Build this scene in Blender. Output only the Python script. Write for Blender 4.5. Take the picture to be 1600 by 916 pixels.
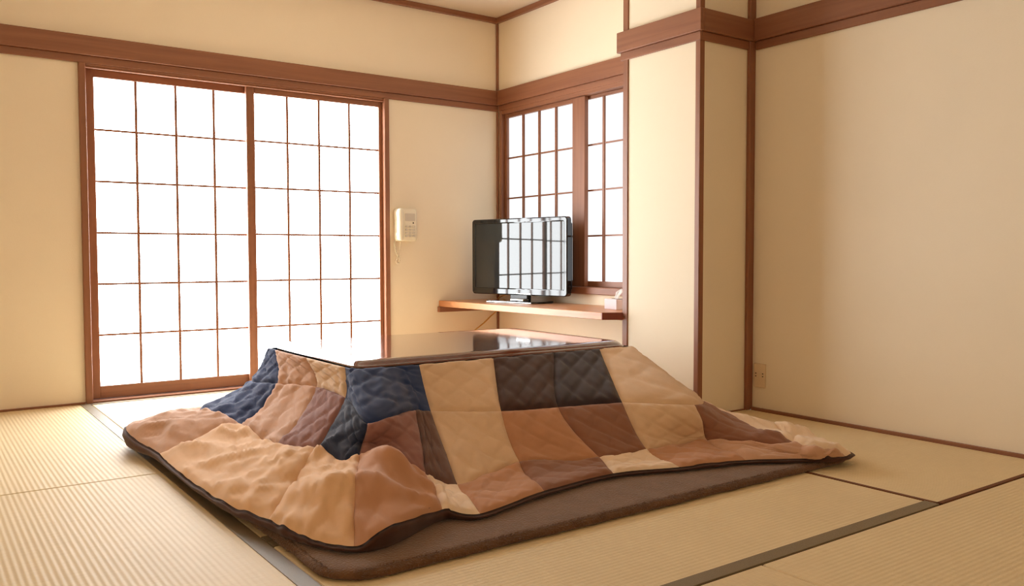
import bpy, bmesh, math, random
from mathutils import Vector, Matrix, noise

random.seed(7)
for o in list(bpy.data.objects):
    bpy.data.objects.remove(o)
sc = bpy.context.scene
COL = sc.collection

# ------------------------------------------------------------------ camera
F_PX, IMG_W, IMG_H = 1322.26, 1600, 916
CAM = Vector((0.0, 0.0, 0.78))
yaw, pitch, roll = 0.622889, 0.0434475, -0.00220671
FW = Vector((math.sin(yaw)*math.cos(pitch), math.cos(yaw)*math.cos(pitch), -math.sin(pitch)))
RT = FW.cross(Vector((0, 0, 1))).normalized()
UP = RT.cross(FW)
RT, UP = RT*math.cos(roll)+UP*math.sin(roll), UP*math.cos(roll)-RT*math.sin(roll)
cam_d = bpy.data.cameras.new('camera')
cam_d.sensor_width = 36.0
cam_d.lens = F_PX/IMG_W*36.0
cam_d.clip_start = 0.05
cam = bpy.data.objects.new('camera', cam_d)
COL.objects.link(cam)
cam.matrix_world = Matrix(((RT.x, UP.x, -FW.x, CAM.x), (RT.y, UP.y, -FW.y, CAM.y),
                           (RT.z, UP.z, -FW.z, CAM.z), (0, 0, 0, 1)))
sc.camera = cam

# ------------------------------------------------------------------ sky, daylight, exposure
SKY_STRENGTH = 3.0          # bright overcast sky outside
DOOR_GLOW = 9.0            # daylight coming through the tall shoji paper
WINDOW_GLOW = 0.62           # the same through the side window, set dimmer
EXPOSURE = 0.8
world = bpy.data.worlds.new('overcast_sky')
sc.world = world
world.use_nodes = True
bg = world.node_tree.nodes['Background']
bg.inputs[0].default_value = (0.93, 0.97, 1.0, 1)
bg.inputs[1].default_value = SKY_STRENGTH
sc.view_settings.view_transform = 'Standard'
sc.view_settings.look = 'None'
sc.view_settings.exposure = EXPOSURE
sc.view_settings.gamma = 1.0
sc.view_settings.use_curve_mapping = False
sc.cycles.diffuse_bounces = 8
sc.cycles.max_bounces = 14
sc.cycles.filter_width = 1.1


# ------------------------------------------------------------------ helpers
def ray_z(u, v, z):
    """Point of the room at height z that a photograph pixel looks at."""
    d = RT*((u-800)/F_PX)-UP*((v-458)/F_PX)+FW
    return CAM+d*((z-CAM.z)/d.z)


def lin(r, g, b):
    f = lambda c: (c/255/12.92) if c/255 <= 0.04045 else ((c/255+0.055)/1.055)**2.4
    return (f(r), f(g), f(b), 1)


MATS = {}


def new_mat(name):
    m = bpy.data.materials.new(name)
    m.use_nodes = True
    MATS[name] = m
    nt = m.node_tree
    return m, nt, nt.nodes['Principled BSDF']


def N(nt, typ, **kw):
    n = nt.nodes.new(typ)
    for k, v in kw.items():
        if k in n.inputs:
            n.inputs[k].default_value = v
        else:
            setattr(n, k, v)
    return n


def mixed(nt, fac, c1, c2):
    r = N(nt, 'ShaderNodeMix', data_type='RGBA')
    r.inputs[6].default_value = c1
    r.inputs[7].default_value = c2
    nt.links.new(fac, r.inputs[0])
    return r.outputs[2]


def simple(name, col, rough=0.6, metal=0.0, var=0.08, scale=40.0, bump=0.0, spec=0.5, bscale=None, dist=0.002):
    m, nt, b = new_mat(name)
    tc = N(nt, 'ShaderNodeTexCoord')
    no = N(nt, 'ShaderNodeTexNoise', Scale=scale, Detail=4.0)
    nt.links.new(tc.outputs['Object'], no.inputs['Vector'])
    d = tuple(max(0, c*(1-var)) for c in col[:3])+(1,)
    e = tuple(min(1, c*(1+var)) for c in col[:3])+(1,)
    nt.links.new(mixed(nt, no.outputs['Fac'], d, e), b.inputs['Base Color'])
    b.inputs['Roughness'].default_value = rough
    b.inputs['Metallic'].default_value = metal
    b.inputs['Specular IOR Level'].default_value = spec
    if bump:
        n2 = N(nt, 'ShaderNodeTexNoise', Scale=bscale or scale*3, Detail=3.0)
        nt.links.new(tc.outputs['Object'], n2.inputs['Vector'])
        bp = N(nt, 'ShaderNodeBump', Strength=bump, Distance=dist)
        nt.links.new(n2.outputs['Fac'], bp.inputs['Height'])
        nt.links.new(bp.outputs[0], b.inputs['Normal'])
    return m


def wood(name, axis, c1, c2, rough=0.45):
    m, nt, b = new_mat(name)
    tc = N(nt, 'ShaderNodeTexCoord')
    mp = N(nt, 'ShaderNodeMapping')
    s = [38.0, 38.0, 38.0]
    s[axis] = 1.6
    mp.inputs['Scale'].default_value = s
    no = N(nt, 'ShaderNodeTexNoise', Scale=1.0, Detail=6.0, Distortion=0.6)
    nt.links.new(tc.outputs['Object'], mp.inputs['Vector'])
    nt.links.new(mp.outputs[0], no.inputs['Vector'])
    nt.links.new(mixed(nt, no.outputs['Fac'], c1, c2), b.inputs['Base Color'])
    b.inputs['Roughness'].default_value = rough
    bp = N(nt, 'ShaderNodeBump', Strength=0.12, Distance=0.002)
    nt.links.new(no.outputs['Fac'], bp.inputs['Height'])
    nt.links.new(bp.outputs[0], b.inputs['Normal'])
    return m


def tag(o, label=None, cat=None, group=None, kind=None):
    if label:
        o['label'] = label
    if cat:
        o['category'] = cat
    if group:
        o['group'] = group
    if kind:
        o['kind'] = kind
    return o


def empty(name, loc=(0, 0, 0), rz=0.0, parent=None):
    o = bpy.data.objects.new(name, None)
    o.empty_display_size = 0.1
    COL.objects.link(o)
    o.location = loc
    o.rotation_euler = (0, 0, rz)
    if parent:
        o.parent = parent
    return o


def link_mesh(name, bm, mat, parent=None, smooth=False, origin=None):
    """Link a bmesh as one object. World-space verts are moved to the origin given."""
    if origin is not None:
        bmesh.ops.translate(bm, verts=bm.verts, vec=-Vector(origin))
    me = bpy.data.meshes.new(name)
    bmesh.ops.recalc_face_normals(bm, faces=bm.faces)
    bm.to_mesh(me)
    bm.free()
    if smooth:
        for p in me.polygons:
            p.use_smooth = True
    me.materials.append(mat)
    o = bpy.data.objects.new(name, me)
    COL.objects.link(o)
    if origin is not None:
        o.location = origin
    if parent:
        o.parent = parent
    return o


def add_box(bm, x0, x1, y0, y1, z0, z1, bev=0.0, seg=1):
    vs = [bm.verts.new((x, y, z)) for z in (z0, z1) for y in (y0, y1) for x in (x0, x1)]
    fs = [(0, 1, 3, 2), (4, 6, 7, 5), (0, 4, 5, 1), (2, 3, 7, 6), (0, 2, 6, 4), (1, 5, 7, 3)]
    faces = [bm.faces.new([vs[i] for i in f]) for f in fs]
    if bev > 0:
        es = list({e for f in faces for e in f.edges})
        bmesh.ops.bevel(bm, geom=es, offset=bev, segments=seg, affect='EDGES', profile=0.5)
    return vs


def box(name, x0, x1, y0, y1, z0, z1, mat, parent=None, bev=0.0, seg=1, smooth=False):
    bm = bmesh.new()
    add_box(bm, x0, x1, y0, y1, z0, z1, bev, seg)
    org = None if parent else ((x0+x1)/2, (y0+y1)/2, z0)
    return link_mesh(name, bm, mat, parent, smooth, org)


def add_tube(bm, pts, rad, seg=8, closed=False):
    pts = [Vector(p) for p in pts]
    n = len(pts)
    rings = []
    ref = None
    for i, p in enumerate(pts):
        if closed:
            t = (pts[(i+1) % n]-pts[i-1]).normalized()
        else:
            t = (pts[min(i+1, n-1)]-pts[max(i-1, 0)]).normalized()
        if ref is None:
            ref = t.cross(Vector((0, 0, 1)))
            if ref.length < 0.1:
                ref = t.cross(Vector((0, 1, 0)))
        a = ref-t*ref.dot(t)          # carried along, so the tube does not twist
        a.normalize()
        ref = a
        b = t.cross(a)
        r = rad[i] if isinstance(rad, (list, tuple)) else rad
        rings.append([bm.verts.new(p+(a*math.cos(2*math.pi*k/seg)+b*math.sin(2*math.pi*k/seg))*r) for k in range(seg)])
    for i in range(n if closed else n-1):
        A, B = rings[i], rings[(i+1) % n]
        for k in range(seg):
            bm.faces.new((A[k], A[(k+1) % seg], B[(k+1) % seg], B[k]))
    if not closed:
        bm.faces.new(rings[0][::-1])
        bm.faces.new(rings[-1])


def tube(name, pts, rad, mat, parent=None, seg=8, closed=False):
    bm = bmesh.new()
    add_tube(bm, pts, rad, seg, closed)
    return link_mesh(name, bm, mat, parent, True)


def add_prism(bm, outline, z0, z1, bev=0.0, seg=2):
    lo = [bm.verts.new((x, y, z0)) for x, y in outline]
    hi = [bm.verts.new((x, y, z1)) for x, y in outline]
    n = len(outline)
    fl = bm.faces.new(lo[::-1])
    fh = bm.faces.new(hi)
    for i in range(n):
        bm.faces.new((lo[i], lo[(i+1) % n], hi[(i+1) % n], hi[i]))
    if bev:
        es = list(fl.edges)+list(fh.edges)
        bmesh.ops.bevel(bm, geom=es, offset=bev, segments=seg, affect='EDGES', profile=0.5)


# ------------------------------------------------------------------ materials
plaster = simple('plaster', lin(237, 225, 201), rough=0.95, var=0.03, scale=3.0, bump=0.25, bscale=260.0, spec=0.15)
ceil_m = simple('ceiling_board', lin(210, 194, 172), rough=0.9, var=0.04, scale=2.0, spec=0.2)
W1, W2 = lin(114, 70, 48), lin(160, 106, 73)
wood_x = wood('wood_grain_x', 0, W1, W2)
wood_y = wood('wood_grain_y', 1, W1, W2)
wood_z = wood('wood_grain_z', 2, W1, W2)
shelf_m = wood('shelf_wood', 1, lin(176, 112, 70), lin(214, 156, 108), 0.35)
shelf_shade = wood('shelf_wood_shaded', 2, lin(112, 48, 30), lin(140, 66, 42), 0.5)  # darker shelf wood: shade of the end face put into the colour


def tatami(name, axis, c1, c2):
    m, nt, b = new_mat(name)
    tc = N(nt, 'ShaderNodeTexCoord')
    wv = N(nt, 'ShaderNodeTexWave', wave_type='BANDS', bands_direction='Y' if axis == 0 else 'X', wave_profile='SIN')
    wv.inputs['Scale'].default_value = 2*math.pi/20/0.0165*1.0
    wv.inputs['Distortion'].default_value = 0.35
    wv.inputs['Detail'].default_value = 2.0
    nt.links.new(tc.outputs['Object'], wv.inputs['Vector'])
    mp = N(nt, 'ShaderNodeMapping')
    mp.inputs['Scale'].default_value = (14, 420, 1) if axis == 1 else (420, 14, 1)
    no = N(nt, 'ShaderNodeTexNoise', Scale=1.0, Detail=3.0)
    nt.links.new(tc.outputs['Object'], mp.inputs['Vector'])
    nt.links.new(mp.outputs[0], no.inputs['Vector'])
    col = mixed(nt, no.outputs['Fac'], c1, c2)
    big = N(nt, 'ShaderNodeTexNoise', Scale=1.7, Detail=2.0)
    nt.links.new(tc.outputs['Object'], big.inputs['Vector'])
    hs = N(nt, 'ShaderNodeHueSaturation')
    mr = N(nt, 'ShaderNodeMapRange')
    mr.inputs['To Min'].default_value = 0.92
    mr.inputs['To Max'].default_value = 1.08
    nt.links.new(big.outputs['Fac'], mr.inputs['Value'])
    nt.links.new(mr.outputs[0], hs.inputs['Value'])
    nt.links.new(col, hs.inputs['Color'])
    nt.links.new(hs.outputs[0], b.inputs['Base Color'])
    b.inputs['Roughness'].default_value = 0.62
    b.inputs['Specular IOR Level'].default_value = 0.35
    bp = N(nt, 'ShaderNodeBump', Strength=0.3 if axis == 1 else 0.13, Distance=0.003)
    nt.links.new(wv.outputs['Fac'], bp.inputs['Height'])
    nt.links.new(bp.outputs[0], b.inputs['Normal'])
    return m


T1, T2 = lin(207, 183, 140), lin(232, 213, 174)
tat_y = tatami('tatami_rush_y', 1, T1, T2)
tat_x = tatami('tatami_rush_x', 0, T1, T2)
heri_m = simple('border_cloth', lin(122, 106, 80), rough=0.55, var=0.25, scale=400, bump=0.3)
heri_b = simple('border_cloth_brown', lin(110, 66, 36), rough=0.9, var=0.25, scale=300, bump=0.3)
floor_m = simple('subfloor', lin(70, 45, 28), rough=0.9)
lacquer = wood('lacquer_top', 0, lin(78, 34, 24), lin(112, 56, 38), 0.12)
lb = lacquer.node_tree.nodes['Principled BSDF']
lb.inputs['Coat Weight'].default_value = 1.0
lb.inputs['Coat Roughness'].default_value = 0.06
lb.inputs['Coat IOR'].default_value = 1.6
black_pl = simple('black_plastic', lin(22, 23, 25), rough=0.3, var=0.05)
silver = simple('silver_metal', lin(190, 190, 188), rough=0.25, metal=1.0, var=0.03)
screen_m = simple('screen_glass', lin(40, 44, 44), rough=0.03, var=0.02)
screen_m.node_tree.nodes['Principled BSDF'].inputs['Coat Weight'].default_value = 0.25
screen_m.node_tree.nodes['Principled BSDF'].inputs['Coat IOR'].default_value = 1.45
screen_m.node_tree.nodes['Principled BSDF'].inputs['Coat Roughness'].default_value = 0.02
phone_m = simple('ivory_plastic', lin(236, 228, 204), rough=0.45, var=0.02)
key_m = simple('grey_key', lin(206, 198, 182), rough=0.5, var=0.02)
dark_m = simple('dark_hole', lin(52, 46, 30), rough=0.8)
outlet_m = simple('outlet_plastic', lin(222, 200, 168), rough=0.4, var=0.02)
cord_m = simple('cord_rubber', lin(196, 152, 84), rough=0.5, var=0.03)
card_m = simple('lavender_card', lin(214, 200, 204), rough=0.7, var=0.03)
tissue_m = simple('tissue_paper', lin(244, 240, 236), rough=0.9, var=0.02)
alu = simple('aluminium', lin(150, 152, 155), rough=0.4, metal=0.8, var=0.03)
concrete = simple('concrete', lin(170, 168, 160), rough=0.9, var=0.1, scale=6)


def paper(name, glow, tint):
    """Shoji paper with the daylight behind it: it glows, and a little of what stands behind shows through."""
    m, nt, b = new_mat(name)
    nt.nodes.remove(b)
    out = nt.nodes['Material Output']
    em = N(nt, 'ShaderNodeEmission')
    em.inputs['Color'].default_value = tint
    em.inputs['Strength'].default_value = glow
    tr = N(nt, 'ShaderNodeBsdfTransparent')
    mx = N(nt, 'ShaderNodeMixShader')
    mx.inputs[0].default_value = 0.06
    nt.links.new(em.outputs[0], mx.inputs[1])
    nt.links.new(tr.outputs[0], mx.inputs[2])
    nt.links.new(mx.outputs[0], out.inputs['Surface'])
    return m


paper_door = paper('shoji_paper', DOOR_GLOW, (0.955, 0.985, 1.0, 1))
paper_win = paper('shoji_paper_window', WINDOW_GLOW, (0.95, 0.97, 1.0, 1))


def fabric(name, col, var=0.14):
    m, nt, b = new_mat(name)
    tc = N(nt, 'ShaderNodeTexCoord')
    no = N(nt, 'ShaderNodeTexNoise', Scale=14.0, Detail=6.0, Roughness=0.65)
    nt.links.new(tc.outputs['Object'], no.inputs['Vector'])
    d = tuple(c*(1-var) for c in col[:3])+(1,)
    e = tuple(min(1, c*(1+var)) for c in col[:3])+(1,)
    nt.links.new(mixed(nt, no.outputs['Fac'], d, e), b.inputs['Base Color'])
    b.inputs['Roughness'].default_value = 0.95
    b.inputs['Specular IOR Level'].default_value = 0.1
    b.inputs['Sheen Weight'].default_value = 0.25
    b.inputs['Sheen Roughness'].default_value = 0.5
    n2 = N(nt, 'ShaderNodeTexNoise', Scale=500.0, Detail=2.0)
    nt.links.new(tc.outputs['Object'], n2.inputs['Vector'])
    bp = N(nt, 'ShaderNodeBump', Strength=0.3, Distance=0.002)
    nt.links.new(n2.outputs['Fac'], bp.inputs['Height'])
    nt.links.new(bp.outputs[0], b.inputs['Normal'])
    return m


# ------------------------------------------------------------------ the room
XL, YR = -1.05, -1.1               # left wall and the wall behind the viewer
YB, XW = 4.957, 3.44               # back wall, window wall
XC, YC0, YC1 = 3.10, 2.778, 3.30   # boxed-in column beside the window
XR = 3.485                         # right wall
ZC = 2.445                         # ceiling
T = 0.12
DX0, DX1, DZ1 = 0.766, 2.572, 1.80       # door opening
WY0, WY1, WZ0, WZ1 = 3.20, 4.925, 0.545, 1.80   # window opening


def wall(name, boxes, label, mat=plaster):
    bm = bmesh.new()
    for b in boxes:
        add_box(bm, *b)
    o = link_mesh(name, bm, mat)
    return tag(o, label, 'wall', kind='structure')


wall('wall_back', [(XL-T, DX0, YB, YB+T, 0, ZC), (DX1, XW+T, YB, YB+T, 0, ZC), (DX0, DX1, YB, YB+T, DZ1, ZC)],
     'cream plaster back wall around the tall paper sliding doors')
wall('wall_window', [(XW, XW+T, WY1, YB, 0, ZC), (XW, XW+T, YC1-0.15, WY0, 0, ZC), (XW, XW+T, WY0, WY1, 0, WZ0),
                     (XW, XW+T, WY0, WY1, WZ1, ZC)], 'cream plaster wall with the side window above the shelf')
wall('wall_column', [(XC, XW+T, YC0, YC1, 0, ZC)], 'bright cream boxed-in column between window and right wall')
wall('wall_right', [(XR, XR+T, YR-T, YC0, 0, ZC)], 'cream plaster right wall with the outlet')
wall('wall_left', [(XL-T, XL, YR, YB, 0, ZC)], 'cream plaster left wall outside the view')
wall('wall_rear', [(XL-T, XR, YR-T, YR, 0, ZC)], 'cream plaster wall behind the viewer')
tag(box('ceiling', XL-T, XR+T, YR-T, YB+T, ZC, ZC+0.05, ceil_m), 'pale beige ceiling above dark wooden moulding', 'ceiling', kind='structure')
floor = tag(box('floor', XL-T, XR+T, YR-T, YB+T, -0.12, -0.03, floor_m), 'floor of straw tatami mats with cloth borders', 'floor', kind='structure')

trim_no = [0]


def trim(boxes, label, mat=wood_x, bev=0.003):
    trim_no[0] += 1
    bm = bmesh.new()
    for b in boxes:
        add_box(bm, *b, bev)
    o = link_mesh('trim_%d' % trim_no[0], bm, mat)
    return tag(o, label, 'trim', kind='structure')


P = 0.025
# picture rails (a proud upper board over a thinner lower board)
trim([(XL, XW, YB-P, YB, 1.838, 1.94), (XL, XW, YB-P*0.45, YB, 1.798, 1.838)], 'dark wooden rail along the back wall above the doors', wood_x)
trim([(XW-P, XW, YC1, YB-P, 1.838, 1.94), (XW-P*0.45, XW, YC1, YB-P, 1.798, 1.838)], 'reddish wooden rail above the side window', wood_y)
trim([(XC-P, XC, YC0-P, YC1+0.036, 1.845, 1.95), (XC-P*0.45, XC, YC0-P*0.45, YC1+0.02, 1.803, 1.845)], 'lit wooden rail across the column face', wood_y)
trim([(XC, XR, YC0-P, YC0, 1.845, 1.95), (XC, XR, YC0-P*0.45, YC0, 1.803, 1.845)], 'short dark wooden rail on the column side', wood_x)
trim([(XR-P, XR, YR, YC0-P, 1.845, 1.955), (XR-P*0.45, XR, YR, YC0-P, 1.803, 1.845)], 'dark wooden rail running along the right wall', wood_y)
trim([(XL, XL+P, YR, YB-P, 1.81, 1.94)], 'wooden rail on the left wall', wood_y)
# ceiling moulding
M0 = 2.41
trim([(XL, XW, YB-0.03, YB, M0, ZC)], 'wooden ceiling moulding on the back wall', wood_x)
trim([(XW-0.03, XW, YC1, YB-0.03, M0, ZC)], 'wooden ceiling moulding above the window', wood_y)
trim([(XC-0.03, XC, YC0-0.03, YC1, M0, ZC), (XC, XR, YC0-0.03, YC0, M0, ZC)], 'wooden ceiling moulding around the column', wood_y)
trim([(XR-0.03, XR, YR, YC0-0.03, M0, ZC)], 'wooden ceiling moulding on the right wall', wood_y)
# corner strips
trim([(XW-0.016, XW, YB-0.016, YB, 0, 1.798)], 'thin wooden strip in the room corner behind the television', wood_z)
trim([(XW-0.016, XW, YB-0.016, YB, 1.94, M0)], 'thin wooden strip in the room corner above the rails', wood_z)
trim([(XC-0.006, XC+0.03, YC1-0.034, YC1+0.006, 0, M0)], 'thin wooden edge strip of the column beside the window', wood_z)
trim([(XC-0.006, XC+0.026, YC0-0.006, YC0+0.026, 0, M0)], 'thin wooden edge strip at the near column corner', wood_z)
trim([(XR-0.045, XR, YC0-0.02, YC0, 0, 1.845), (XR-0.045, XR, YC0-0.02, YC0, 1.95, M0)], 'dark wooden post in the corner of column and right wall', wood_z)


def baseboard(side, boxes, label, mat):
    bm = bmesh.new()
    for b in boxes:
        add_box(bm, *b, 0.002)
    tag(link_mesh('baseboard_'+side, bm, mat), label, 'baseboard', kind='structure')


baseboard('back', [(XL, DX0, YB-0.012, YB, -0.03, 0.010), (DX1, XW, YB-0.012, YB, -0.03, 0.010)], 'thin wooden floor strip along the back wall', wood_x)
baseboard('right', [(XR-0.016, XR, YR, YC0-0.02, -0.03, 0.014)], 'thin wooden floor strip along the right wall', wood_y)
baseboard('column', [(XC, XR-0.045, YC0-0.010, YC0, -0.03, 0.006), (XC-0.010, XC, YC0, YC1, -0.03, 0.006)], 'thin wooden floor strip around the column', wood_x)
baseboard('window', [(XW-0.012, XW, YC1, YB, -0.03, 0.010)], 'thin wooden floor strip under the window wall', wood_y)

# ------------------------------------------------------------------ tatami mats
G = 0.0025


def mat_piece(x0, x1, y0, y1, mat, borders=()):
    """One straw mat; borders: (side, width, material)."""
    bx0, bx1, by0, by1 = x0, x1, y0, y1
    o = box('tatami_mat', x0+G, x1-G, y0+G, y1-G, -0.03, 0.0, mat, floor, 0.003)
    o.location = -floor.location
    for side, w, bmat in borders:
        c = dict(L=(x0, x0+w, y0, y1), R=(x1-w, x1, y0, y1), F=(x0, x1, y0, y0+w), B=(x0, x1, y1-w, y1))[side]
        b = box('cloth_border', c[0]+G*0.5, c[1]-G*0.5, c[2]+G*0.5, c[3]-G*0.5, -0.028, 0.0018, bmat, o, 0.0008)
    return o


XA, XM = 0.785, 2.615
YF = 1.346
mat_piece(-0.12, XA, 3.205, YB-0.012, tat_y, [('R', 0.05, heri_m), ('L', 0.05, heri_m)])
mat_piece(-0.12, XA, 1.45, 3.205, tat_y, [('R', 0.05, heri_m), ('L', 0.05, heri_m)])
mat_piece(-0.12, XA, -0.30, 1.45, tat_y, [('R', 0.05, heri_m), ('L', 0.05, heri_m)])
mat_piece(XL, -0.12, 3.205, YB-0.012, tat_y, [('R', 0.05, heri_m)])
mat_piece(XL, -0.12, 1.45, 3.205, tat_y, [('R', 0.05, heri_m)])
mat_piece(XL, -0.12, -0.30, 1.45, tat_y, [('R', 0.05, heri_m)])
for k in range(4):
    y0 = YF+k*(4.945-YF)/4
    y1 = YF+(k+1)*(4.945-YF)/4
    mat_piece(XA, XM, y0, y1, tat_x, [('F', 0.05, heri_m), ('B', 0.05, heri_m)])
mat_piece(XM, XR-0.016, YF, 3.2, tat_y, [('L', 0.016, heri_b), ('F', 0.018, heri_b)])
mat_piece(XM, XW-0.012, 3.2, YB-0.012, tat_y, [('L', 0.016, heri_b)])
mat_piece(1.74, XR-0.016, 0.47, YF, tat_x, [])
mat_piece(XA, 1.74, -0.30, YF, tat_y, [])
mat_piece(1.74, XR-0.016, -0.30, 0.47, tat_x, [])
mat_piece(XL, 1.2, YR, -0.30, tat_x, [])
mat_piece(1.2, XR-0.016, YR, -0.30, tat_x, [])

# ------------------------------------------------------------------ shoji doors and window
trim([(DX0, DX0+0.034, YB-0.022, YB+T, 0, 1.80)], 'left wooden jamb of the sliding doors', wood_z)
trim([(DX1-0.034, DX1, YB-0.022, YB+T, 0, 1.80)], 'right wooden jamb of the sliding doors', wood_z)
trim([(DX0+0.034, DX1-0.034, YB-0.008, YB+T, 1.785, 1.80), (DX0+0.034, DX1-0.034, YB-0.008, YB+0.006, 1.775, 1.785)], 'grooved wooden head of the sliding doors', wood_x)
trim([(DX0+0.034, DX1-0.034, YB-0.012, YB+T, -0.03, 0.012)], 'wooden sill track under the sliding doors', wood_x)


def leaf(name, plane, along, a0, a1, c0, c1, z0, z1, zp0, zp1, cols, rows, d, pmat, label, cat, gp):
    """One sliding shoji leaf. along 'x' or 'y'; a = frame span, c = paper span, plane = room-side face, d = depth direction."""
    rt = tag(empty(name), label, cat, gp, 'structure')
    ax = along == 'x'
    rt.location = ((a0+a1)/2, plane, z0) if ax else (plane, (a0+a1)/2, z0)
    wr = wood_x if ax else wood_y

    def pc(nm, s0, s1, p0, p1, q0, q1, mt, parent=rt, bev=0.0015):
        p0, p1 = sorted((plane+d*p0, plane+d*p1))
        bm = bmesh.new()
        if ax:
            add_box(bm, s0, s1, p0, p1, q0, q1, bev)
        else:
            add_box(bm, p0, p1, s0, s1, q0, q1, bev)
        bmesh.ops.translate(bm, verts=bm.verts, vec=-rt.location)
        return link_mesh(nm, bm, mt, parent)
    D = 0.03
    pc('stile', a0, c0, 0, D, z0, z1, wood_z)
    pc('stile', c1, a1, 0, D, z0, z1, wood_z)
    pc('top_rail', c0, c1, 0.001, D, zp1, z1, wr)
    pc('bottom_rail', c0, c1, 0.001, D, z0, zp0, wr)
    cs = [c0+(c1-c0)*k/cols for k in range(cols+1)]
    zs = [zp0+(zp1-zp0)*k/rows for k in range(rows+1)]
    vb, hb = (0.0125, 0.0098) if ax else (0.015, 0.010)
    for c in cs[1:-1]:
        pc('lattice_bar', c-vb/2, c+vb/2, 0.008, 0.021, zp0, zp1, wood_z, bev=0)
    for z in zs[1:-1]:
        pc('lattice_bar', c0, c1, 0.012, 0.0205, z-hb/2, z+hb/2, wr, bev=0)
    for i in range(cols):
        for j in range(rows):
            pc('paper_pane', cs[i]+0.0006, cs[i+1]-0.0006, 0.0212, 0.0216, zs[j]+0.0006, zs[j+1]-0.0006, pmat, bev=0)
    return rt


k1 = 5.028/YB      # pane plane of the rear leaf, seen through the same pixels
k2 = 4.993/YB
zz = lambda z, k: 0.78+(z-0.78)*k
leaf('door_1', 5.005, 'x', 0.801, 1.735, 0.837*k1, 1.690, 0.014, 1.784, zz(0.090, k1), zz(1.728, k1), 4, 6, 1, paper_door,
     'left paper sliding door leaf, set behind the other leaf', 'sliding door', 'paper sliding door leaves')
leaf('door_2', 4.970, 'x', 1.655, 2.537, 1.691*k2, 2.496*k2, 0.014, 1.784, zz(0.090, k2), zz(1.736, k2), 4, 6, 1, paper_door,
     'right paper sliding door leaf beside the wall telephone, in front of the other leaf', 'sliding door', 'paper sliding door leaves')
# window frame and leaves
trim([(XW-0.012, XW+T, WY1-0.028, WY1, WZ0, WZ1), (XW-0.012, XW+T, WY0, WY0+0.03, WZ0, WZ1)], 'wooden side jambs of the side window', wood_z)
trim([(XW-0.010, XW+T, WY0+0.03, WY1-0.028, 1.774, 1.80)], 'wooden head of the side window', wood_y)
trim([(XW-0.022, XW+T, WY0+0.03, WY1-0.028, WZ0, 0.588)], 'wooden sill of the side window behind the television', wood_y)
q1 = 3.475/XW
q2 = 3.505/XW
leaf('window_1', 3.455, 'y', 4.033, 4.896, 4.111*q1, 4.870, 0.589, 1.773, zz(0.626, q1), zz(1.737, q1), 4, 4, 1, paper_win,
     'paper window leaf behind the television, next to the room corner', 'window', 'paper window leaves')
leaf('window_2', 3.486, 'y', 3.231, 4.115, 3.29, 4.033*q2, 0.589, 1.773, zz(0.626, q2), zz(1.737, q2), 4, 4, 1, paper_win,
     'paper window leaf above the tissue box, partly hidden by the column', 'window', 'paper window leaves')
# outer sliding glass door and balcony, faintly seen through the paper
sash = tag(empty('window_3', (1.67, 5.14, 0)), 'aluminium glass sliding door behind the paper doors', 'glass door', kind='structure')
for a, b_, c, d_ in [(0.70, 0.76, 0.0, 1.9), (2.58, 2.64, 0.0, 1.9), (1.06, 1.13, 0.05, 1.85), (1.90, 1.96, 0.05, 1.85)]:
    bm = bmesh.new()
    add_box(bm, a-1.67, b_-1.67, 0, 0.04, c, d_)
    link_mesh('sash_bar', bm, alu, sash)
rail = tag(empty('balcony_railing', (1.5, 6.1, -0.2)), 'pale balcony railing outside the paper doors', 'railing')
for zb_ in (0.98, 0.55):
    bm = bmesh.new()
    add_box(bm, -1.5, 2.2, 0, 0.05, zb_-0.05, zb_)
    link_mesh('handrail', bm, alu, rail)
for k in range(4):
    bm = bmesh.new()
    add_box(bm, -1.5+k*1.22, -1.46+k*1.22, 0, 0.05, 0, 0.98)
    link_mesh('post', bm, alu, rail)
tag(box('balcony_floor', -0.5, 4.0, YB+T+0.001, 6.3, -0.4, -0.2, concrete), 'concrete balcony slab outside the paper doors', 'balcony', kind='structure')

# ------------------------------------------------------------------ corner shelf
sh = tag(empty('wall_shelf', (3.22, 4.15, 0.40)), 'long wooden wall shelf under the side window carrying the television', 'shelf')


def local(bm, root):
    bmesh.ops.translate(bm, verts=bm.verts, vec=-root.location)
    return bm


bm = bmesh.new()
ys = YC1+0.07
add_prism(bm, [(2.948, YB-0.002), (3.005, ys), (XC+0.001, YC1+0.008), (XW-0.002, YC1+0.008), (XW-0.002, YB-0.018), (XW-0.018, YB-0.002)], 0.44, 0.48, 0.002, 1)
link_mesh('board', local(bm, sh), shelf_m, sh)
bm = bmesh.new()
add_prism(bm, [(3.004, ys-0.0005), (3.0, ys-0.012), (XC-0.005, YC1-0.003), (XC-0.0005, YC1+0.008)], 0.442, 0.479, 0.001, 1)
tag(link_mesh('shaded_end', local(bm, sh), shelf_shade, sh), 'end face beside the column, shade in its colour')
bm = bmesh.new()
add_box(bm, 2.935, XW-0.018, YB-0.035, YB-0.001, 0.403, 0.4395, 0.002)
link_mesh('wall_cleat', local(bm, sh), wood_x, sh)
bm = bmesh.new()
add_box(bm, XW-0.03, XW-0.001, YC1+0.01, YB-0.04, 0.403, 0.4395, 0.002)
link_mesh('wall_cleat', local(bm, sh), wood_y, sh)

# ------------------------------------------------------------------ television
ta = math.radians(13)
tv = tag(empty('television', (3.235, 4.42, 0.48), 0.0), 'black flat screen television on the wall shelf reflecting the paper doors', 'television')
tv.rotation_euler = (0, 0, -math.pi/2+ta)     # local +x runs left to right on screen, local -y faces the room
TW, TH, TB = 0.808, 0.496, 0.049


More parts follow.
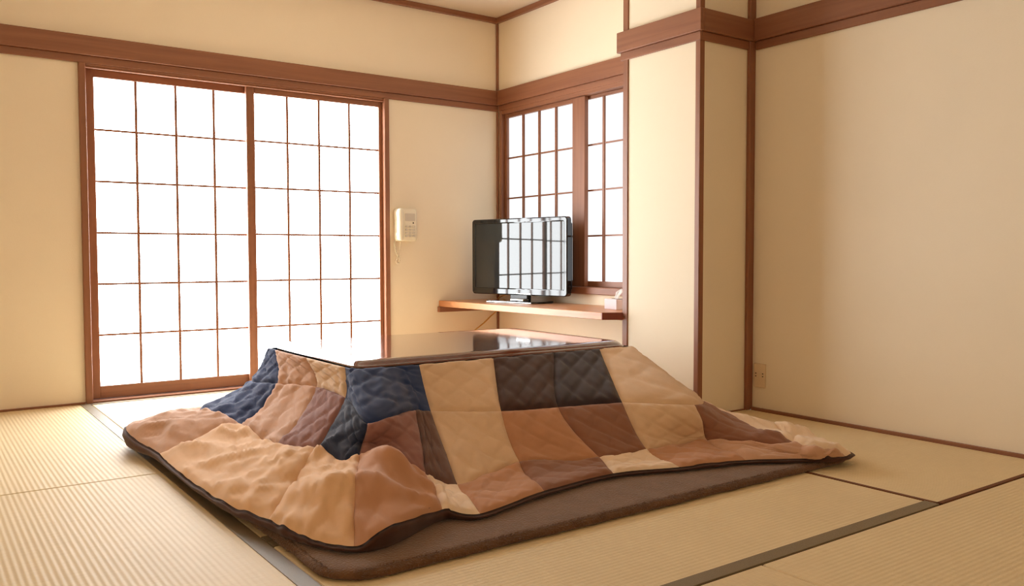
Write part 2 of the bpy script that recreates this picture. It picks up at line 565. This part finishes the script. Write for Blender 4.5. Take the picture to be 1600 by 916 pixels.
def rrect(w, h, r, n=5, cx=0, cy=0):
    pts = []
    for qx, qy, a0 in ((1, 1, 0), (-1, 1, 90), (-1, -1, 180), (1, -1, 270)):
        for k in range(n+1):
            a = math.radians(a0+90*k/n)
            pts.append((cx+qx*(w/2-r)+r*math.cos(a), cy+qy*(h/2-r)+r*math.sin(a)))
    return pts


def slab(outline, y0, y1, bev=0.0, inner=None, seg=2):
    """Prism in the local xz plane, extruded along y; inner = hole outline with the same point count."""
    bm = bmesh.new()
    if inner is None:
        add_prism(bm, outline, 0, y1-y0, bev, seg)
    else:
        n = len(outline)
        rings = [[bm.verts.new((x, y, z)) for x, y in ol] for ol, z in ((outline, 0), (outline, y1-y0), (inner, y1-y0), (inner, 0))]
        for a in range(4):
            A, B = rings[a], rings[(a+1) % 4]
            for i in range(n):
                bm.faces.new((A[i], A[(i+1) % n], B[(i+1) % n], B[i]))
        if bev:
            es = [e for e in bm.edges if all(v in rings[1] for v in e.verts) or all(v in rings[2] for v in e.verts)]
            bmesh.ops.bevel(bm, geom=es, offset=bev, segments=seg, affect='EDGES', profile=0.5)
    # (x, y, z) -> (x, -z offset, y)
    for v in bm.verts:
        x, y, z = v.co
        v.co = (x, y1-z, y)
    return bm


zc = TB+TH/2
o = link_mesh('bezel', slab(rrect(TW, TH, 0.022, 5, 0, zc), -0.022, 0.02, 0.006, rrect(TW-0.056, TH-0.072, 0.004, 5, 0, zc+0.006)), black_pl, tv)
gloss = simple('gloss_black', lin(18, 19, 20), rough=0.06, var=0.02)
gloss.node_tree.nodes['Principled BSDF'].inputs['Coat Weight'].default_value = 0.4
gloss.node_tree.nodes['Principled BSDF'].inputs['Coat IOR'].default_value = 1.45
o.data.materials[0] = gloss
link_mesh('screen', slab(rrect(TW-0.057, TH-0.073, 0.004, 5, 0, zc+0.006), -0.014, 0.0), screen_m, tv)
link_mesh('back_housing', slab(rrect(TW-0.03, TH-0.03, 0.03, 5, 0, zc), 0.021, 0.05, 0.01), black_pl, tv)
link_mesh('back_bulge', slab(rrect(0.5, 0.30, 0.03, 5, 0, zc-0.06), 0.051, 0.085, 0.012), black_pl, tv)
link_mesh('status_strip', slab(rrect(0.12, 0.007, 0.002, 2, 0.05, TB+0.010), -0.0235, -0.0222), silver, tv)
bm = bmesh.new()
add_box(bm, -0.075, 0.075, -0.01, 0.03, 0.012, TB+0.03, 0.006, 2)
link_mesh('stand_neck', bm, black_pl, tv)
bm = bmesh.new()
add_prism(bm, rrect(0.44, 0.22, 0.05, 5, 0, 0.0), 0.0005, 0.013, 0.004)
st = link_mesh('stand_base', bm, gloss, tv)
bm = bmesh.new()
add_box(bm, -0.19, 0.19, -0.1125, -0.1105, 0.003, 0.009, 0.0005)
link_mesh('chrome_edge', bm, silver, st)
bm = bmesh.new()
add_box(bm, -0.02, 0.09, -0.07, -0.012, 0.0135, 0.028, 0.003)
link_mesh('neck_cover', bm, silver, st)
tube('power_cord', [tv.matrix_basis.inverted() @ Vector(p) for p in
                    [(3.37, 4.66, 0.62), (3.395, 4.75, 0.53), (3.40, 4.90, 0.487), (3.429, 4.928, 0.46), (3.41, 4.921, 0.40), (3.35, 4.918, 0.36),
                     (3.29, 4.915, 0.315), (3.21, 4.915, 0.265), (3.12, 4.92, 0.22), (3.08, 4.94, 0.19)]], 0.0045, cord_m, tv)

# ------------------------------------------------------------------ tissue box
tb = tag(empty('tissue_box', (3.265, 3.53, 0.48), math.radians(-8)), 'small lavender tissue box at the column end of the shelf', 'tissue box')
bm = bmesh.new()
add_box(bm, -0.045, 0.045, -0.06, 0.06, 0, 0.058, 0.002)
link_mesh('carton', bm, card_m, tb)
bm = bmesh.new()
add_prism(bm, rrect(0.028, 0.085, 0.0135, 4), 0.0583, 0.0592)
link_mesh('slot', bm, dark_m, tb)
bm = bmesh.new()
NT = 9
g = [[None]*NT for _ in range(NT)]
for i in range(NT):
    for j in range(NT):
        s, t = i/(NT-1)*2-1, j/(NT-1)
        w = 0.012+0.03*t**1.2
        g[i][j] = bm.verts.new((0.008*math.sin(4*s+3*t)*t+0.012*t, s*w+0.006*math.sin(5*t), 0.056+0.062*t-0.028*abs(s+0.3)*t))
for i in range(NT-1):
    for j in range(NT-1):
        bm.faces.new((g[i][j], g[i+1][j], g[i+1][j+1], g[i][j+1]))
bmesh.ops.solidify(bm, geom=bm.faces[:], thickness=0.0008)
link_mesh('tissue', bm, tissue_m, tb, True)

# ------------------------------------------------------------------ wall telephone
ph = tag(empty('wall_telephone', (2.68, YB, 0.877)), 'ivory push-button telephone mounted on the back wall', 'telephone')
link_mesh('base', slab(rrect(0.158, 0.215, 0.02, 4, 0.002, 0.110), -0.045, -0.001, 0.012), phone_m, ph, True)
bm = bmesh.new()
pts = []
hs = [(-0.058, -0.062, 0.008), (-0.058, -0.064, 0.014), (-0.058, -0.065, 0.035), (-0.058, -0.066, 0.07), (-0.058, -0.067, 0.11), (-0.058, -0.066, 0.15), (-0.058, -0.065, 0.185), (-0.058, -0.064, 0.206), (-0.058, -0.062, 0.212)]
rad = [0.012, 0.020, 0.024, 0.0215, 0.0205, 0.0215, 0.024, 0.020, 0.012]
add_tube(bm, hs, rad, 12)
hnd = link_mesh('handset', bm, phone_m, ph, True)
for zc_ in (0.047, 0.183):
    bm = bmesh.new()
    add_tube(bm, [(-0.058, -0.046, zc_), (-0.058, -0.058, zc_)], 0.02, 12)
    link_mesh('handset_cup', bm, phone_m, hnd, True)
for r_ in range(4):
    for c_ in range(3):
        bm = bmesh.new()
        add_box(bm, -0.012+c_*0.027, 0.008+c_*0.027, -0.0485, -0.044, 0.03+r_*0.021, 0.043+r_*0.021, 0.0015)
        link_mesh('key', bm, key_m, ph)
link_mesh('name_card', slab(rrect(0.075, 0.05, 0.004, 2, 0.026, 0.160), -0.0462, -0.044), key_m, ph)
bm = bmesh.new()
add_box(bm, 0.045, 0.053, -0.0475, -0.045, 0.118, 0.128, 0.001)
link_mesh('indicator', bm, dark_m, ph)
cp = []
cpath = [(-0.070, 0.012), (-0.079, -0.005), (-0.076, -0.035), (-0.070, -0.062), (-0.060, -0.085), (-0.047, -0.105), (-0.042, -0.125),
         (-0.050, -0.142), (-0.063, -0.143), (-0.069, -0.128), (-0.062, -0.108), (-0.054, -0.090), (-0.047, -0.060), (-0.040, -0.028), (-0.038, 0.004)]
for i in range(len(cpath)-1):
    for q in range(10):
        k = i*10+q
        t = q/10
        x = cpath[i][0]*(1-t)+cpath[i+1][0]*t
        z = cpath[i][1]*(1-t)+cpath[i+1][1]*t
        w_ = 0.0016 if i < 11 else 0.0008
        cp.append((x+w_*math.sin(k*1.6), -0.018-0.012*(i/14)+w_*math.cos(k*1.6), z))
tube('coiled_cord', cp, [0.0058]*110+[0.003]*30, phone_m, ph, 6)

# ------------------------------------------------------------------ wall outlet
ol = tag(empty('wall_outlet', (XR, 2.712, 0.118)), 'double wall outlet near the dark corner post', 'outlet')
bm = bmesh.new()
add_box(bm, -0.008, -0.0005, -0.036, 0.036, 0, 0.12, 0.003, 2)
link_mesh('cover_plate', bm, outlet_m, ol)
for yy in (0.028, -0.014):
    for zz_ in (0.068, 0.054):
        bm = bmesh.new()
        add_box(bm, -0.0088, -0.0078, yy-0.010, yy-0.003, zz_, zz_+0.0045)
        link_mesh('slot', bm, dark_m, ol)

# ------------------------------------------------------------------ heated table
TZ = 0.39
TCX, TCY, TA = 2.037, 3.319, -0.02
HW, HD = 0.675, 0.465


def sup(t, hw, hd, e=22.0):
    c, s = math.cos(t), math.sin(t)
    x = math.copysign(abs(c)**(2/e), c)*hw
    y = math.copysign(abs(s)**(2/e), s)*hd
    return x, y


table = tag(empty('kotatsu_table', (TCX, TCY, 0.03), TA), 'low heated table with a glossy dark lacquered top', 'table')
# even-ish spacing around the rounded outline
ts = []
for k in range(160):
    t = 2*math.pi*k/160
    ts.append(t)
corner = math.atan2(1, 1)
ol_pts = []
for qd in range(4):
    for k in range(40):
        f = k/40
        f = 0.5+0.5*math.copysign(abs(2*f-1)**3.0, 2*f-1)
        ol_pts.append((qd+f)*math.pi/2)


def outline(hw, hd):
    return [sup(t, hw, hd) for t in ol_pts]


bm = bmesh.new()
prof = [(0.030, 0.360), (0.006, 0.361), (0.0, 0.364), (0.002, 0.369), (0.0035, 0.3705), (0.005, 0.371), (0.011, 0.377), (0.018, 0.384), (0.025, 0.388), (0.034, 0.390), (0.06, 0.390)]
rings = []
for ins, z in prof:
    rings.append([bm.verts.new((x, y, z-0.03)) for x, y in outline(HW-ins, HD-ins)])
n = len(ol_pts)
for a in range(len(rings)-1):
    for i in range(n):
        bm.faces.new((rings[a][i], rings[a][(i+1) % n], rings[a+1][(i+1) % n], rings[a+1][i]))
bm.faces.new(rings[-1])
bm.faces.new(rings[0][::-1])
bmesh.ops.remove_doubles(bm, verts=bm.verts, dist=1e-5)
top = link_mesh('table_top', bm, lacquer, table, True)
md = top.modifiers.new('edge', 'EDGE_SPLIT')
md.split_angle = math.radians(40)
bm = bmesh.new()
for b in [(-0.56, 0.56, -0.36, -0.33), (-0.56, 0.56, 0.33, 0.36), (-0.56, -0.53, -0.33, 0.33), (0.53, 0.56, -0.33, 0.33)]:
    add_box(bm, *b, 0.24, 0.295)
link_mesh('apron_frame', bm, wood_x, table)
for sx in (-1, 1):
    for sy in (-1, 1):
        bm = bmesh.new()
        add_box(bm, sx*0.535-0.025, sx*0.535+0.025, sy*0.335-0.025, sy*0.335+0.025, 0.0, 0.24, 0.006)
        link_mesh('leg', bm, wood_z, table)

# ------------------------------------------------------------------ rug under the table
rug_m = fabric('brown_pile', lin(110, 79, 54), 0.3)
_n = rug_m.node_tree
_n.nodes['Noise Texture'].inputs['Scale'].default_value = 26.0
_n.nodes['Bump'].inputs['Distance'].default_value = 0.006
_n.nodes['Bump'].inputs['Strength'].default_value = 0.6
_n.nodes['Noise Texture.001'].inputs['Scale'].default_value = 170.0
rug = tag(empty('floor_rug', (1.84, 2.83, 0.0)), 'dark brown plush rug under the quilted table cover', 'rug')


def rug_outline(inset):
    x0, x1, y0, y1 = 0.80+inset, 2.90-inset, 1.83+inset, 3.86-inset
    r = max(0.02, 0.12-inset)
    pts = []
    for cx_, cy_, a0 in ((x1-r, y1-r, 0), (x0+r, y1-r, 90), (x0+r, y0+r, 180), (x1-r*0.6, y0+r*0.6, 270)):
        rr = r*0.6 if a0 == 270 else r
        for k in range(13):
            a = math.radians(a0+90*k/12)
            pts.append((cx_+rr*math.cos(a), cy_+rr*math.sin(a)))
    res = []
    for i in range(len(pts)):
        p, q = Vector(pts[i]), Vector(pts[(i+1) % len(pts)])
        m_ = max(1, int((q-p).length/0.02))
        for k in range(m_):
            res.append(p.lerp(q, k/m_))
    return res


bm = bmesh.new()
base = rug_outline(0.0)
cen = Vector((1.84, 2.83))
rp = [(-0.004, 0.001), (0.004, 0.009), (0.0, 0.017), (-0.012, 0.023), (-0.035, 0.025), (-0.08, 0.0245), (-0.2, 0.025), (-0.4, 0.025)]
rings = []
for dlt, z in rp:
    ring = []
    for i, p in enumerate(base):
        dirv = (p-cen)
        sgn = Vector((max(-1, min(1, dirv.x/1.05)), max(-1, min(1, dirv.y/1.0))))
        w_ = noise.noise(Vector((p.x*9, p.y*9, 1.3)))*0.006+noise.noise(Vector((p.x*40, p.y*40, z*90)))*0.004
        q = p+sgn*(dlt+w_)
        ring.append(bm.verts.new((q.x-1.84, q.y-2.83, z+0.003*noise.noise(Vector((q.x*12, q.y*12, 4))) if z > 0.005 else z)))
    rings.append(ring)
n = len(base)
for a in range(len(rings)-1):
    for i in range(n):
        bm.faces.new((rings[a][i], rings[a][(i+1) % n], rings[a+1][(i+1) % n], rings[a+1][i]))
bm.faces.new(rings[-1])
bm.faces.new(rings[0][::-1])
link_mesh('rug_body', bm, rug_m, rug, True)
# plush pile along the visible edges: short fibres
bm = bmesh.new()
rnd = random.Random(3)
for i in range(20000):
    t = rnd.random()
    if t < 0.62:
        x, y = rnd.uniform(0.83, 2.89), 1.83+rnd.random()**2*0.02-0.002
    else:
        x, y = 0.80+rnd.random()**2*0.02-0.002, rnd.uniform(1.86, 3.84)
    ex = min(x-0.80, 2.90-x)
    ey = y-1.83
    if math.hypot(max(0, 0.1-ex), max(0, 0.1-ey)) > 0.1:
        continue
    e = min(ex, ey)
    z0 = 0.024 if e > 0.012 else rnd.uniform(0.006, 0.022)
    a = rnd.uniform(0, 2*math.pi)
    L = rnd.uniform(0.006, 0.012)
    ox, oy = (0, -1) if ey < ex else (-1, 0)
    out_ = max(0.0, 1-e/0.03)
    tip = (x+math.cos(a)*L*0.7+ox*L*out_-1.84, y+math.sin(a)*L*0.7+oy*L*out_-2.83, max(0.002, z0+L*(0.9-0.8*out_)))
    w_ = 0.0009
    b0 = bm.verts.new((x-math.sin(a)*w_-1.84, y+math.cos(a)*w_-2.83, z0-0.001))
    b1 = bm.verts.new((x+math.sin(a)*w_-1.84, y-math.cos(a)*w_-2.83, z0-0.001))
    bm.faces.new((b0, b1, bm.verts.new(tip)))
tag(link_mesh('pile_fibre', bm, rug_m, rug), kind='stuff')

# ------------------------------------------------------------------ quilted cover
PAL = {
    'navy': ('navy blue', lin(48, 64, 104)), 'deep': ('dark navy', lin(42, 50, 74)),
    'pale': ('pale tan', lin(214, 182, 148)), 'tan': ('rosy tan', lin(196, 154, 126)),
    'dark': ('dark brown', lin(70, 48, 42)), 'black': ('blackish brown', lin(52, 38, 40)),
    'orange': ('orange brown', lin(186, 136, 102)), 'brown': ('medium brown', lin(142, 98, 76)),
    'cream': ('cream', lin(234, 208, 180)), 'mauve': ('mauve brown', lin(142, 100, 92)),
    'peach': ('peach', lin(220, 178, 136)), 'greybrown': ('greyish brown', lin(104, 76, 66)),
}
PALM = {k: fabric('plush_'+k, c, 0.12) for k, (_, c) in PAL.items()}
lining_m = fabric('plush_lining', lin(76, 48, 38), 0.25)

R_ = lambda u, v, z: tuple(ray_z(u, v, z))
EZ = 0.362
# each column: table edge, first seam, second seam, hem
NET = [
    ('K',  (1.400, 3.785, EZ), R_(398, 596, 0.215), R_(318, 643, 0.11), R_(210, 662, 0.08)),
    ('L0', (1.356, 3.690, EZ), R_(434, 600, 0.245), R_(378, 668, 0.10), R_(250, 712, 0.05)),
    ('L1', (1.352, 3.330, EZ), R_(495, 605, 0.265), R_(438, 704, 0.10), R_(338, 780, 0.045)),
    ('L2', (1.352, 2.960, EZ), R_(540, 622, 0.265), R_(497, 706, 0.125), R_(420, 814, 0.05)),
    ('L3', (1.362, 2.900, EZ), R_(556, 640, 0.25), R_(535, 722, 0.12), R_(478, 840, 0.045)),
    ('F0', (1.390, 2.866, EZ), R_(574, 662, 0.225), R_(562, 712, 0.135), R_(553, 855, 0.04)),
    ('F04', (1.450, 2.860, EZ), R_(610, 652, 0.235), R_(612, 716, 0.125), R_(615, 822, 0.075)),
    ('F05', (1.520, 2.858, EZ), R_(648, 641, 0.225), R_(666, 741, 0.085), R_(690, 800, 0.05)),
    ('F1', (1.610, 2.856, EZ), R_(673, 643, 0.215), R_(715, 756, 0.06), R_(750, 804, 0.04)),
    ('F2', (1.950, 2.852, EZ), R_(783, 643, 0.205), R_(810, 727, 0.055), R_(850, 769, 0.04)),
    ('F3', (2.262, 2.850, EZ), R_(872, 637, 0.205), R_(936, 718, 0.055), R_(958, 741, 0.04)),
    ('F4', (2.520, 2.848, EZ), R_(972, 630, 0.205), R_(1010, 706, 0.055), R_(1062, 731, 0.04)),
    ('F5', (2.690, 2.853, EZ), R_(1083, 633, 0.19), R_(1105, 690, 0.06), R_(1165, 720, 0.04)),
    ('G1', (2.722, 2.890, EZ), (2.78, 2.48, 0.15), R_(1237, 697, 0.07), R_(1320, 716, 0.035)),
    ('G2', (2.726, 2.980, EZ), (2.80, 2.68, 0.165), (2.91, 2.32, 0.06), R_(1290, 694, 0.04)),
    ('R1', (2.728, 3.150, EZ), (2.82, 3.00, 0.18), (2.89, 2.78, 0.06), (2.95, 2.50, 0.04)),
    ('R2', (2.726, 3.500, EZ), (2.82, 3.46, 0.18), (2.89, 3.42, 0.06), (2.95, 3.38, 0.04)),
    ('BR', (2.690, 3.775, EZ), (2.79, 3.92, 0.18), (2.87, 4.04, 0.07), (2.95, 4.20, 0.04)),
    ('B1', (2.300, 3.790, EZ), (2.28, 3.95, 0.20), (2.26, 4.10, 0.07), (2.25, 4.25, 0.035)),
    ('B2', (1.800, 3.790, EZ), (1.72, 3.98, 0.20), (1.62, 4.12, 0.07), (1.50, 4.28, 0.035)),
]
# patches of each row, from the back-left corner round: (columns spanned, colour)
ROWS = [
    [(1, 'navy'), (1, 'tan'), (1, 'pale'), (5, 'navy'), (1, 'pale'), (1, 'dark'), (1, 'black'), (3, 'pale'), (1, 'tan'), (1, 'brown'), (1, 'navy'), (1, 'pale'), (1, 'tan'), (1, 'orange')],
    [(1, 'navy'), (1, 'tan'), (1, 'mauve'), (2, 'deep'), (2, 'mauve'), (1, 'greybrown'), (1, 'pale'), (1, 'orange'), (1, 'brown'), (1, 'pale'), (1, 'brown'), (1, 'cream'),
     (1, 'tan'), (1, 'cream'), (1, 'tan'), (1, 'orange'), (1, 'pale'), (1, 'brown')],
    [(1, 'tan'), (2, 'peach'), (2, 'peach'), (2, 'orange'), (1, 'cream'), (1, 'orange'), (1, 'brown'), (1, 'cream'), (1, 'orange'), (1, 'tan'), (1, 'cream'),
     (1, 'cream'), (1, 'tan'), (1, 'peach'), (1, 'brown'), (1, 'cream'), (1, 'tan')],
]
NC = len(NET)
NODES = [[Vector(p) for p in c[1:]] for c in NET]
# extend each column one step inwards under the table top
for c in NODES:
    inward = Vector((TCX, TCY, 0))-Vector((c[0].x, c[0].y, 0))
    inward.normalize()
    c[0] = c[0]-inward*0.007
    c.insert(0, c[0]+inward*0.10+Vector((0, 0, -0.02)))


ARC = [0.0]
for i in range(NC):
    ARC.append(ARC[-1]+(NODES[i][2]-NODES[(i+1) % NC][2]).length)
WRAP = 2*math.pi*round(ARC[-1]/0.11)/ARC[-1]


def cr(p0, p1, p2, p3, t):
    return 0.5*((2*p1)+(p2-p0)*t+(2*p0-5*p1+4*p2-p3)*t*t+(3*p1-p0-3*p2+p3)*t*t*t)


def radial(ci, r):
    """r in 0..3 along one column."""
    c = NODES[ci % NC]
    i = min(2, int(r))
    t = r-i
    p0, p1, p2 = c[i], c[i+1], c[i+2]
    p3 = c[i+3] if i+3 < len(c) else p2*2-p1
    if i == 0:
        p0 = p1+Vector((0, 0, 0.03))+(p1-p2)*0.25
    return cr(p0, p1, p2, p3, t)


def surf(a, r):
    i = int(math.floor(a))
    t = a-i
    return cr(radial(i-1, r), radial(i, r), radial(i+1, r), radial(i+2, r), t)


def arc(a):
    """Length along the middle of the drape, so that folds keep their width."""
    i = int(math.floor(a)) % NC
    t = a-math.floor(a)
    return ARC[i]*(1-t)+ARC[i+1]*t


def wrinkle(a, r, fa, fr, p):
    """Padding, quilting stitches and folds, as height above the bare cloth."""
    seam = min(fa, 1-fa, fr, 1-fr)
    pillow = min(1.0, seam/0.10)**0.5
    d = 0.007*pillow
    q1_ = abs(math.sin(math.pi*(2.5*(fa+fr)+0.25)))
    q2_ = abs(math.sin(math.pi*(2.5*(fa-fr)+0.25)))
    d += 0.006*min(1.0, q1_*2.2)*min(1.0, q2_*2.2)*min(1.0, seam/0.04)
    left = 1.0 if 0.0 <= a < 7.2 else (0.9 if 12.6 < a < 15.5 else 0.4)
    out_ = max(0.0, min(1.0, r/0.5))
    # folds that run down from the table edge
    s_ = arc(a)
    nz = noise.noise(p*4.0+Vector((0, 0, 3)))
    e = 0.02
    tight = (surf(a+e, r)-surf(a-e, r)).length/max(1e-6, (arc(a+e)-arc(a-e)) % ARC[-1])
    tight = max(0.0, min(1.0, tight))**2
    amp = 0.5+0.9*noise.noise(p*3.0+Vector((6, 2, 0)))
    fold = amp*tight*(math.sin(s_*WRAP+3.0*nz)+0.35*math.sin(s_*WRAP*2+r*2.0+4*nz))
    d += left*0.0055*fold*out_*(1.0 if r < 2.2 else 0.5)
    # crumples near the floor
    low = max(0.0, min(1.0, (r-1.3)/0.7))*(1-0.75*max(0.0, min(1.0, (r-2.75)/0.25)))
    def ridge(q, s):
        return (1-min(1.0, abs(noise.noise(q*s))*2.4))**1.6
    pw = p+Vector((noise.noise(p*5), noise.noise(p*5+Vector((3, 1, 0))), 0))*0.05
    d += low*left*(0.024*ridge(pw, 4.0)+0.006*ridge(pw+Vector((4, 0, 2)), 10.0)+0.008*noise.noise(p*6.0))
    d += left*0.004*ridge(pw+Vector((1, 7, 2)), 13.0)*out_
    d += low*0.010*noise.noise(p*6.0+Vector((9, 0, 0)))
    return max(d, -0.003)


def normal(a, r):
    e = 0.01
    r0, r1 = max(0, r-e), min(3, r+e)
    n_ = (surf(a+e, r)-surf(a-e, r)).cross(surf(a, r1)-surf(a, r0))
    n_.normalize()
    p = surf(a, r)
    ref = Vector((p.x-TCX, p.y-TCY, 0)).normalized()+Vector((0, 0, 1))
    if n_.dot(ref) < 0:
        n_ = -n_
    return n_


def bulges(p, a, r):
    """The two big folds of spare cloth at the near corner and the crumple at the right corner."""
    z = 0.0
    for cx_, cy_, rx, ry, ang, h in BUL:
        dx, dy = p.x-cx_, p.y-cy_
        u = (dx*math.cos(ang)+dy*math.sin(ang))/rx
        v = (-dx*math.sin(ang)+dy*math.cos(ang))/ry
        q = u*u+v*v
        if q < 1:
            z += h*(1-q)**1.2
    return z


BUL = [(1.02, 2.28, 0.22, 0.13, math.radians(-62), 0.050),
       (1.20, 2.34, 0.18, 0.085, math.radians(68), 0.055),
       (0.95, 2.75, 0.26, 0.12, math.radians(-85), 0.022),
       (0.93, 3.45, 0.30, 0.14, math.radians(-80), 0.03),
       (2.78, 2.24, 0.20, 0.06, math.radians(-55), 0.025),
       (2.90, 2.10, 0.10, 0.10, 0.3, 0.02)]


def quilt_point(a, r, fa, fr):
    p = surf(a, r)
    n_ = normal(a, r)
    q = p+n_*wrinkle(a, r, fa, fr, p)
    if r > 1.2:
        q.z += bulges(p, a, r)*min(1.0, (r-1.2)/0.4)
    q.z = max(q.z, 0.042)
    if r < 0.12:
        q.z = min(q.z, 0.368)
    return q


quilt = tag(empty('kotatsu_quilt', (TCX, TCY, 0.03)), 'patchwork quilt in tan, brown and navy draped from the table to the floor', 'quilt')
QO = quilt.location
NR = 28
cellpts = {}
for k in range(3):
    c = 0
    for span, key in ROWS[k]:
        bm = bmesh.new()
        ln = ARC[c+span]-ARC[c]
        na = max(16, min(52, int(ln/0.010)))
        g = []
        for i in range(na+1):
            row = []
            for j in range(NR+1):
                fa, fr = i/na, j/NR
                row.append(bm.verts.new(quilt_point(c+fa*span, k+fr, fa, fr)-QO))
            g.append(row)
        for i in range(na):
            for j in range(NR):
                bm.faces.new((g[i][j], g[i+1][j], g[i+1][j+1], g[i][j+1]))
        c += span
        tag(link_mesh('patch', bm, PALM[key], quilt, True), PAL[key][0]+' plush patch')
    assert c == NC, (k, c)
# lining: the dark underside with a padded hem that drops to the rug
bm = bmesh.new()
rings = []
NS = NC*12
specs = [(-1.0, 0)]+[(0.05+0.1*k, 0) for k in range(30)]+[(3.0, 0), (3.0, 1), (3.0, 2), (3.0, 3)]
for r, st_ in specs:
    ring = []
    for i in range(NS):
        a = i/12
        if r < 0:
            p = surf(a, 0.0)
            d_ = Vector((TCX-p.x, TCY-p.y, 0)).normalized()
            q = p+d_*0.12
            q.z = 0.335
        else:
            fa = a-math.floor(a)
            k = min(2, int(r))
            fr = r-k
            if st_ == 0 and r < 2.95:
                q = surf(a, r)-normal(a, r)*0.019
                q.z = min(max(q.z-0.004, 0.028), 0.345)
            elif st_ == 0:
                q = quilt_point(a, r, fa, fr)-Vector((0, 0, 0.006))
            else:
                q = quilt_point(a, r, fa, fr)
            if st_ == 0:
                pass
            else:
                ow = surf(a, 3.0)-surf(a, 2.8)
                ow.z = 0
                ow.normalize()
                h = q.z
                wob = 0.006*noise.noise(Vector((a*4, 0, 7)))
                if st_ == 1:
                    q = q+ow*(0.012+wob)-Vector((0, 0, 0.004))
                elif st_ == 2:
                    q = q+ow*(0.016+wob)
                    q.z = 0.6*h+0.4*0.028
                else:
                    q = q+ow*(0.004+wob)
                    q.z = 0.027
        ring.append(bm.verts.new(q-QO))
    rings.append(ring)
for s in range(len(rings)-1):
    for i in range(NS):
        bm.faces.new((rings[s][i], rings[s][(i+1) % NS], rings[s+1][(i+1) % NS], rings[s+1][i]))
tag(link_mesh('lining', bm, lining_m, quilt, True), 'dark brown lining and hem')
